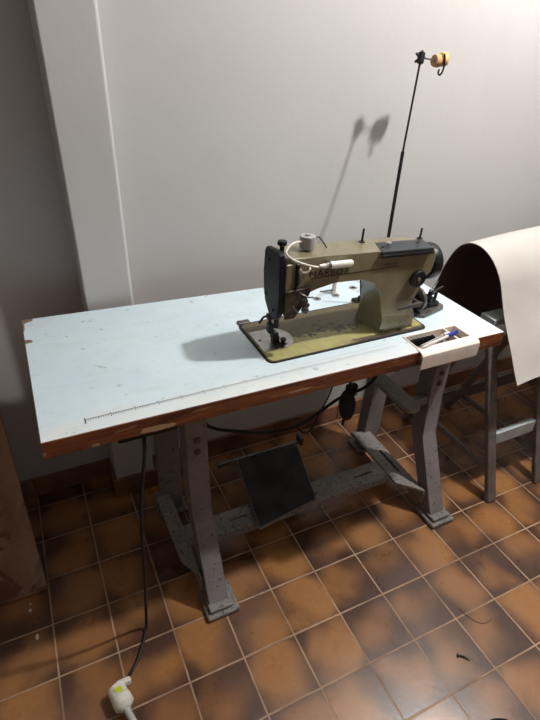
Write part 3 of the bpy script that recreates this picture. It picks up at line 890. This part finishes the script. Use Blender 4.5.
# ------------------------------------------------------------------ board leaning on the wall, left
b = bmesh.new()
t = bmesh.new(); 
bx0, bx1 = -.52, -.002
ang = math.atan2(.40, .80)
box(t, bx0, bx1, 0, .022, 0, .90, .003, 1)
t.transform(Matrix.Translation((0, .268, .004)) @ Matrix.Rotation(-math.atan2(.385, .80), 4, 'X')); merge(b, t)
for v in b.verts: v.co.x -= max(0, v.co.z)*.02
tag(obj('wooden_board', b, M['board'], origin=(-.26, .27, 0)), 'stained brown board leaning against the wall at the left edge', 'board')

# ------------------------------------------------------------------ small things on the floor
sc = thing('screw', 'small bent steel screw lying on the floor tiles', 'screw', (1.012, -.403, 0))
sd = Vector((.026, -.024, 0)).normalized()
b = bmesh.new(); s0 = Vector((1.000, -.391, .0055)); tube(b, smooth_path([s0, s0+sd*.012+Vector((.001, .001, 0)), s0+sd*.030+Vector((-.002, -.002, -.003))]), .0024, 8); obj('shank', b, M['dsteel'], sc)
b = bmesh.new(); lathe(b, [(.0055, 0), (.0055, .002), (.003, .004), (0, .004)], 12, axis(s0, -sd)); obj('screw_head', b, M['dsteel'], sc)
b = bmesh.new(); tube(b, smooth_path([(1.100, -.285, .0008), (1.108, -.318, .0008), (1.122, -.342, .0008), (1.142, -.352, .0008), (1.165, -.350, .0008)]), .0007, 6)
tag(obj('thread', b, M['cable'], origin=(1.12, -.33, 0)), 'curled dark thread lying on the tiles near the screw', 'thread')
fl = [((-.055, .222), 'larger white paint flake on the tiles below the leaning board'), ((-.053, .243), 'tiny white flake closest to the leaning board'), ((-.043, .133), 'elongated white flake on the tiles, farthest from the board')]
for k, ((x, y), lab) in enumerate(fl):
    b = bmesh.new(); r = (.0055, .003, .005)[k]
    prism(b, [(x+r*math.cos(a)*(1.2 if k == 2 else 1)*.8, y+r*math.sin(a)*(1.9 if k == 2 else 1)) for a in (0, .9, 2.0, 3.0, 4.1, 5.2)], .0003, .0015, 'z')
    tag(obj('paint_flake', b, M['white'], origin=(x, y, 0), smooth=False), lab, 'debris', 'white flakes on the floor')

# photographer's shoe toe
sh = thing('shoe', 'toe of a black shoe at the bottom edge of the photo', 'shoe', (.90, -.68, 0))
def shoe_ring(t):
    return
Sd = Vector((.42, .91, 0)).normalized(); Sp = Vector((Sd.y, -Sd.x, 0)); S0 = Vector((.968, -.556, 0))
def loft(bm, secs, n=20):
    rings = []
    for d, w, z0, z1 in secs:
        c = S0 - Sd*d; ring = []
        for k in range(n):
            a = 2*PI*k/n; ca, sa = math.cos(a), math.sin(a)
            ring.append(bm.verts.new(c + Sp*(w*math.copysign(abs(ca)**.7, ca)) + Vector((0, 0, (z0+z1)/2 + (z1-z0)/2*math.copysign(abs(sa)**.8, sa)))))
        rings.append(ring)
    for a, c in zip(rings, rings[1:]):
        for k in range(n): bm.faces.new((a[k], a[(k+1) % n], c[(k+1) % n], c[k]))
    bm.faces.new(rings[0][::-1]); bm.faces.new(rings[-1])
b = bmesh.new(); loft(b, [(0, .012, .012, .030), (.005, .024, .012, .040), (.02, .036, .012, .050), (.05, .044, .012, .058), (.10, .047, .012, .068), (.15, .043, .012, .085), (.20, .037, .012, .10), (.26, .036, .012, .105), (.285, .028, .012, .10)])
obj('upper', b, M['shoe'], sh)
b = bmesh.new(); loft(b, [(-.003, .014, 0, .013), (.003, .028, 0, .013), (.02, .039, 0, .013), (.05, .047, 0, .013), (.10, .050, 0, .013), (.15, .044, 0, .013), (.22, .038, 0, .013), (.28, .034, 0, .013), (.29, .026, 0, .013)])
obj('sole', b, M['rubber'], sh)

# ------------------------------------------------------------------ light
LX, LY, LZ = 1.76, -.20, 2.56
lamp = thing('ceiling_lamp', 'bare bulb hanging from the ceiling in front of the table', 'lamp', (LX, LY, H))
b = bmesh.new(); lathe(b, [(.05, H-.02), (.05, H), (.0, H)], 20, Matrix.Translation((LX, LY, 0))); tube(b, [(LX, LY, H-.01), (LX, LY, LZ+.085)], .004)
lathe(b, [(.02, LZ+.055), (.022, LZ+.095), (.01, LZ+.10)], 16, Matrix.Translation((LX, LY, 0)))
obj('fitting', b, M['white'], lamp)
e = bpy.data.materials.new('bulb_glow'); e.use_nodes = True; p = e.node_tree.nodes['Principled BSDF']
p.inputs['Emission Color'].default_value = (1, .95, .88, 1); p.inputs['Emission Strength'].default_value = 60
b = bmesh.new(); lathe(b, [(0, LZ-.045), (.025, LZ-.040), (.042, LZ-.018), (.045, 0+LZ), (.038, LZ+.025), (.02, LZ+.055)], 24, Matrix.Translation((LX, LY, 0)))
bulb = obj('bulb', b, e, lamp)
ld = bpy.data.lights.new('bulb_light', 'POINT'); ld.energy = 140; ld.color = (1, .97, .935); ld.shadow_soft_size = .045
lo_ = bpy.data.objects.new('bulb_light', ld); lo_.location = (LX, LY, LZ-.10); C.objects.link(lo_)

w = bpy.data.worlds.new('World'); bpy.context.scene.world = w; w.use_nodes = True
w.node_tree.nodes['Background'].inputs[0].default_value = (.05, .05, .05, 1)

# ------------------------------------------------------------------ camera
cd = bpy.data.cameras.new('camera'); cam = bpy.data.objects.new('camera', cd); C.objects.link(cam)
R = Matrix(((0.9039382, 0.2043956, -0.3756569), (-0.4261178, 0.5050673, -0.7505536), (0.0363221, 0.8385282, 0.5436462)))
cam.matrix_world = Matrix.Translation((0.16650955, -0.81390295, 1.43556167)) @ R.to_4x4()
cd.sensor_fit = 'VERTICAL'; cd.sensor_height = 24; cd.lens = 24*509.4673/720; cd.clip_start = .01
s = bpy.context.scene; s.camera = cam
s.view_settings.view_transform = 'Standard'; s.view_settings.look = 'None'; s.view_settings.gamma = 1
s.view_settings.use_curve_mapping = False; s.view_settings.exposure = 0.03
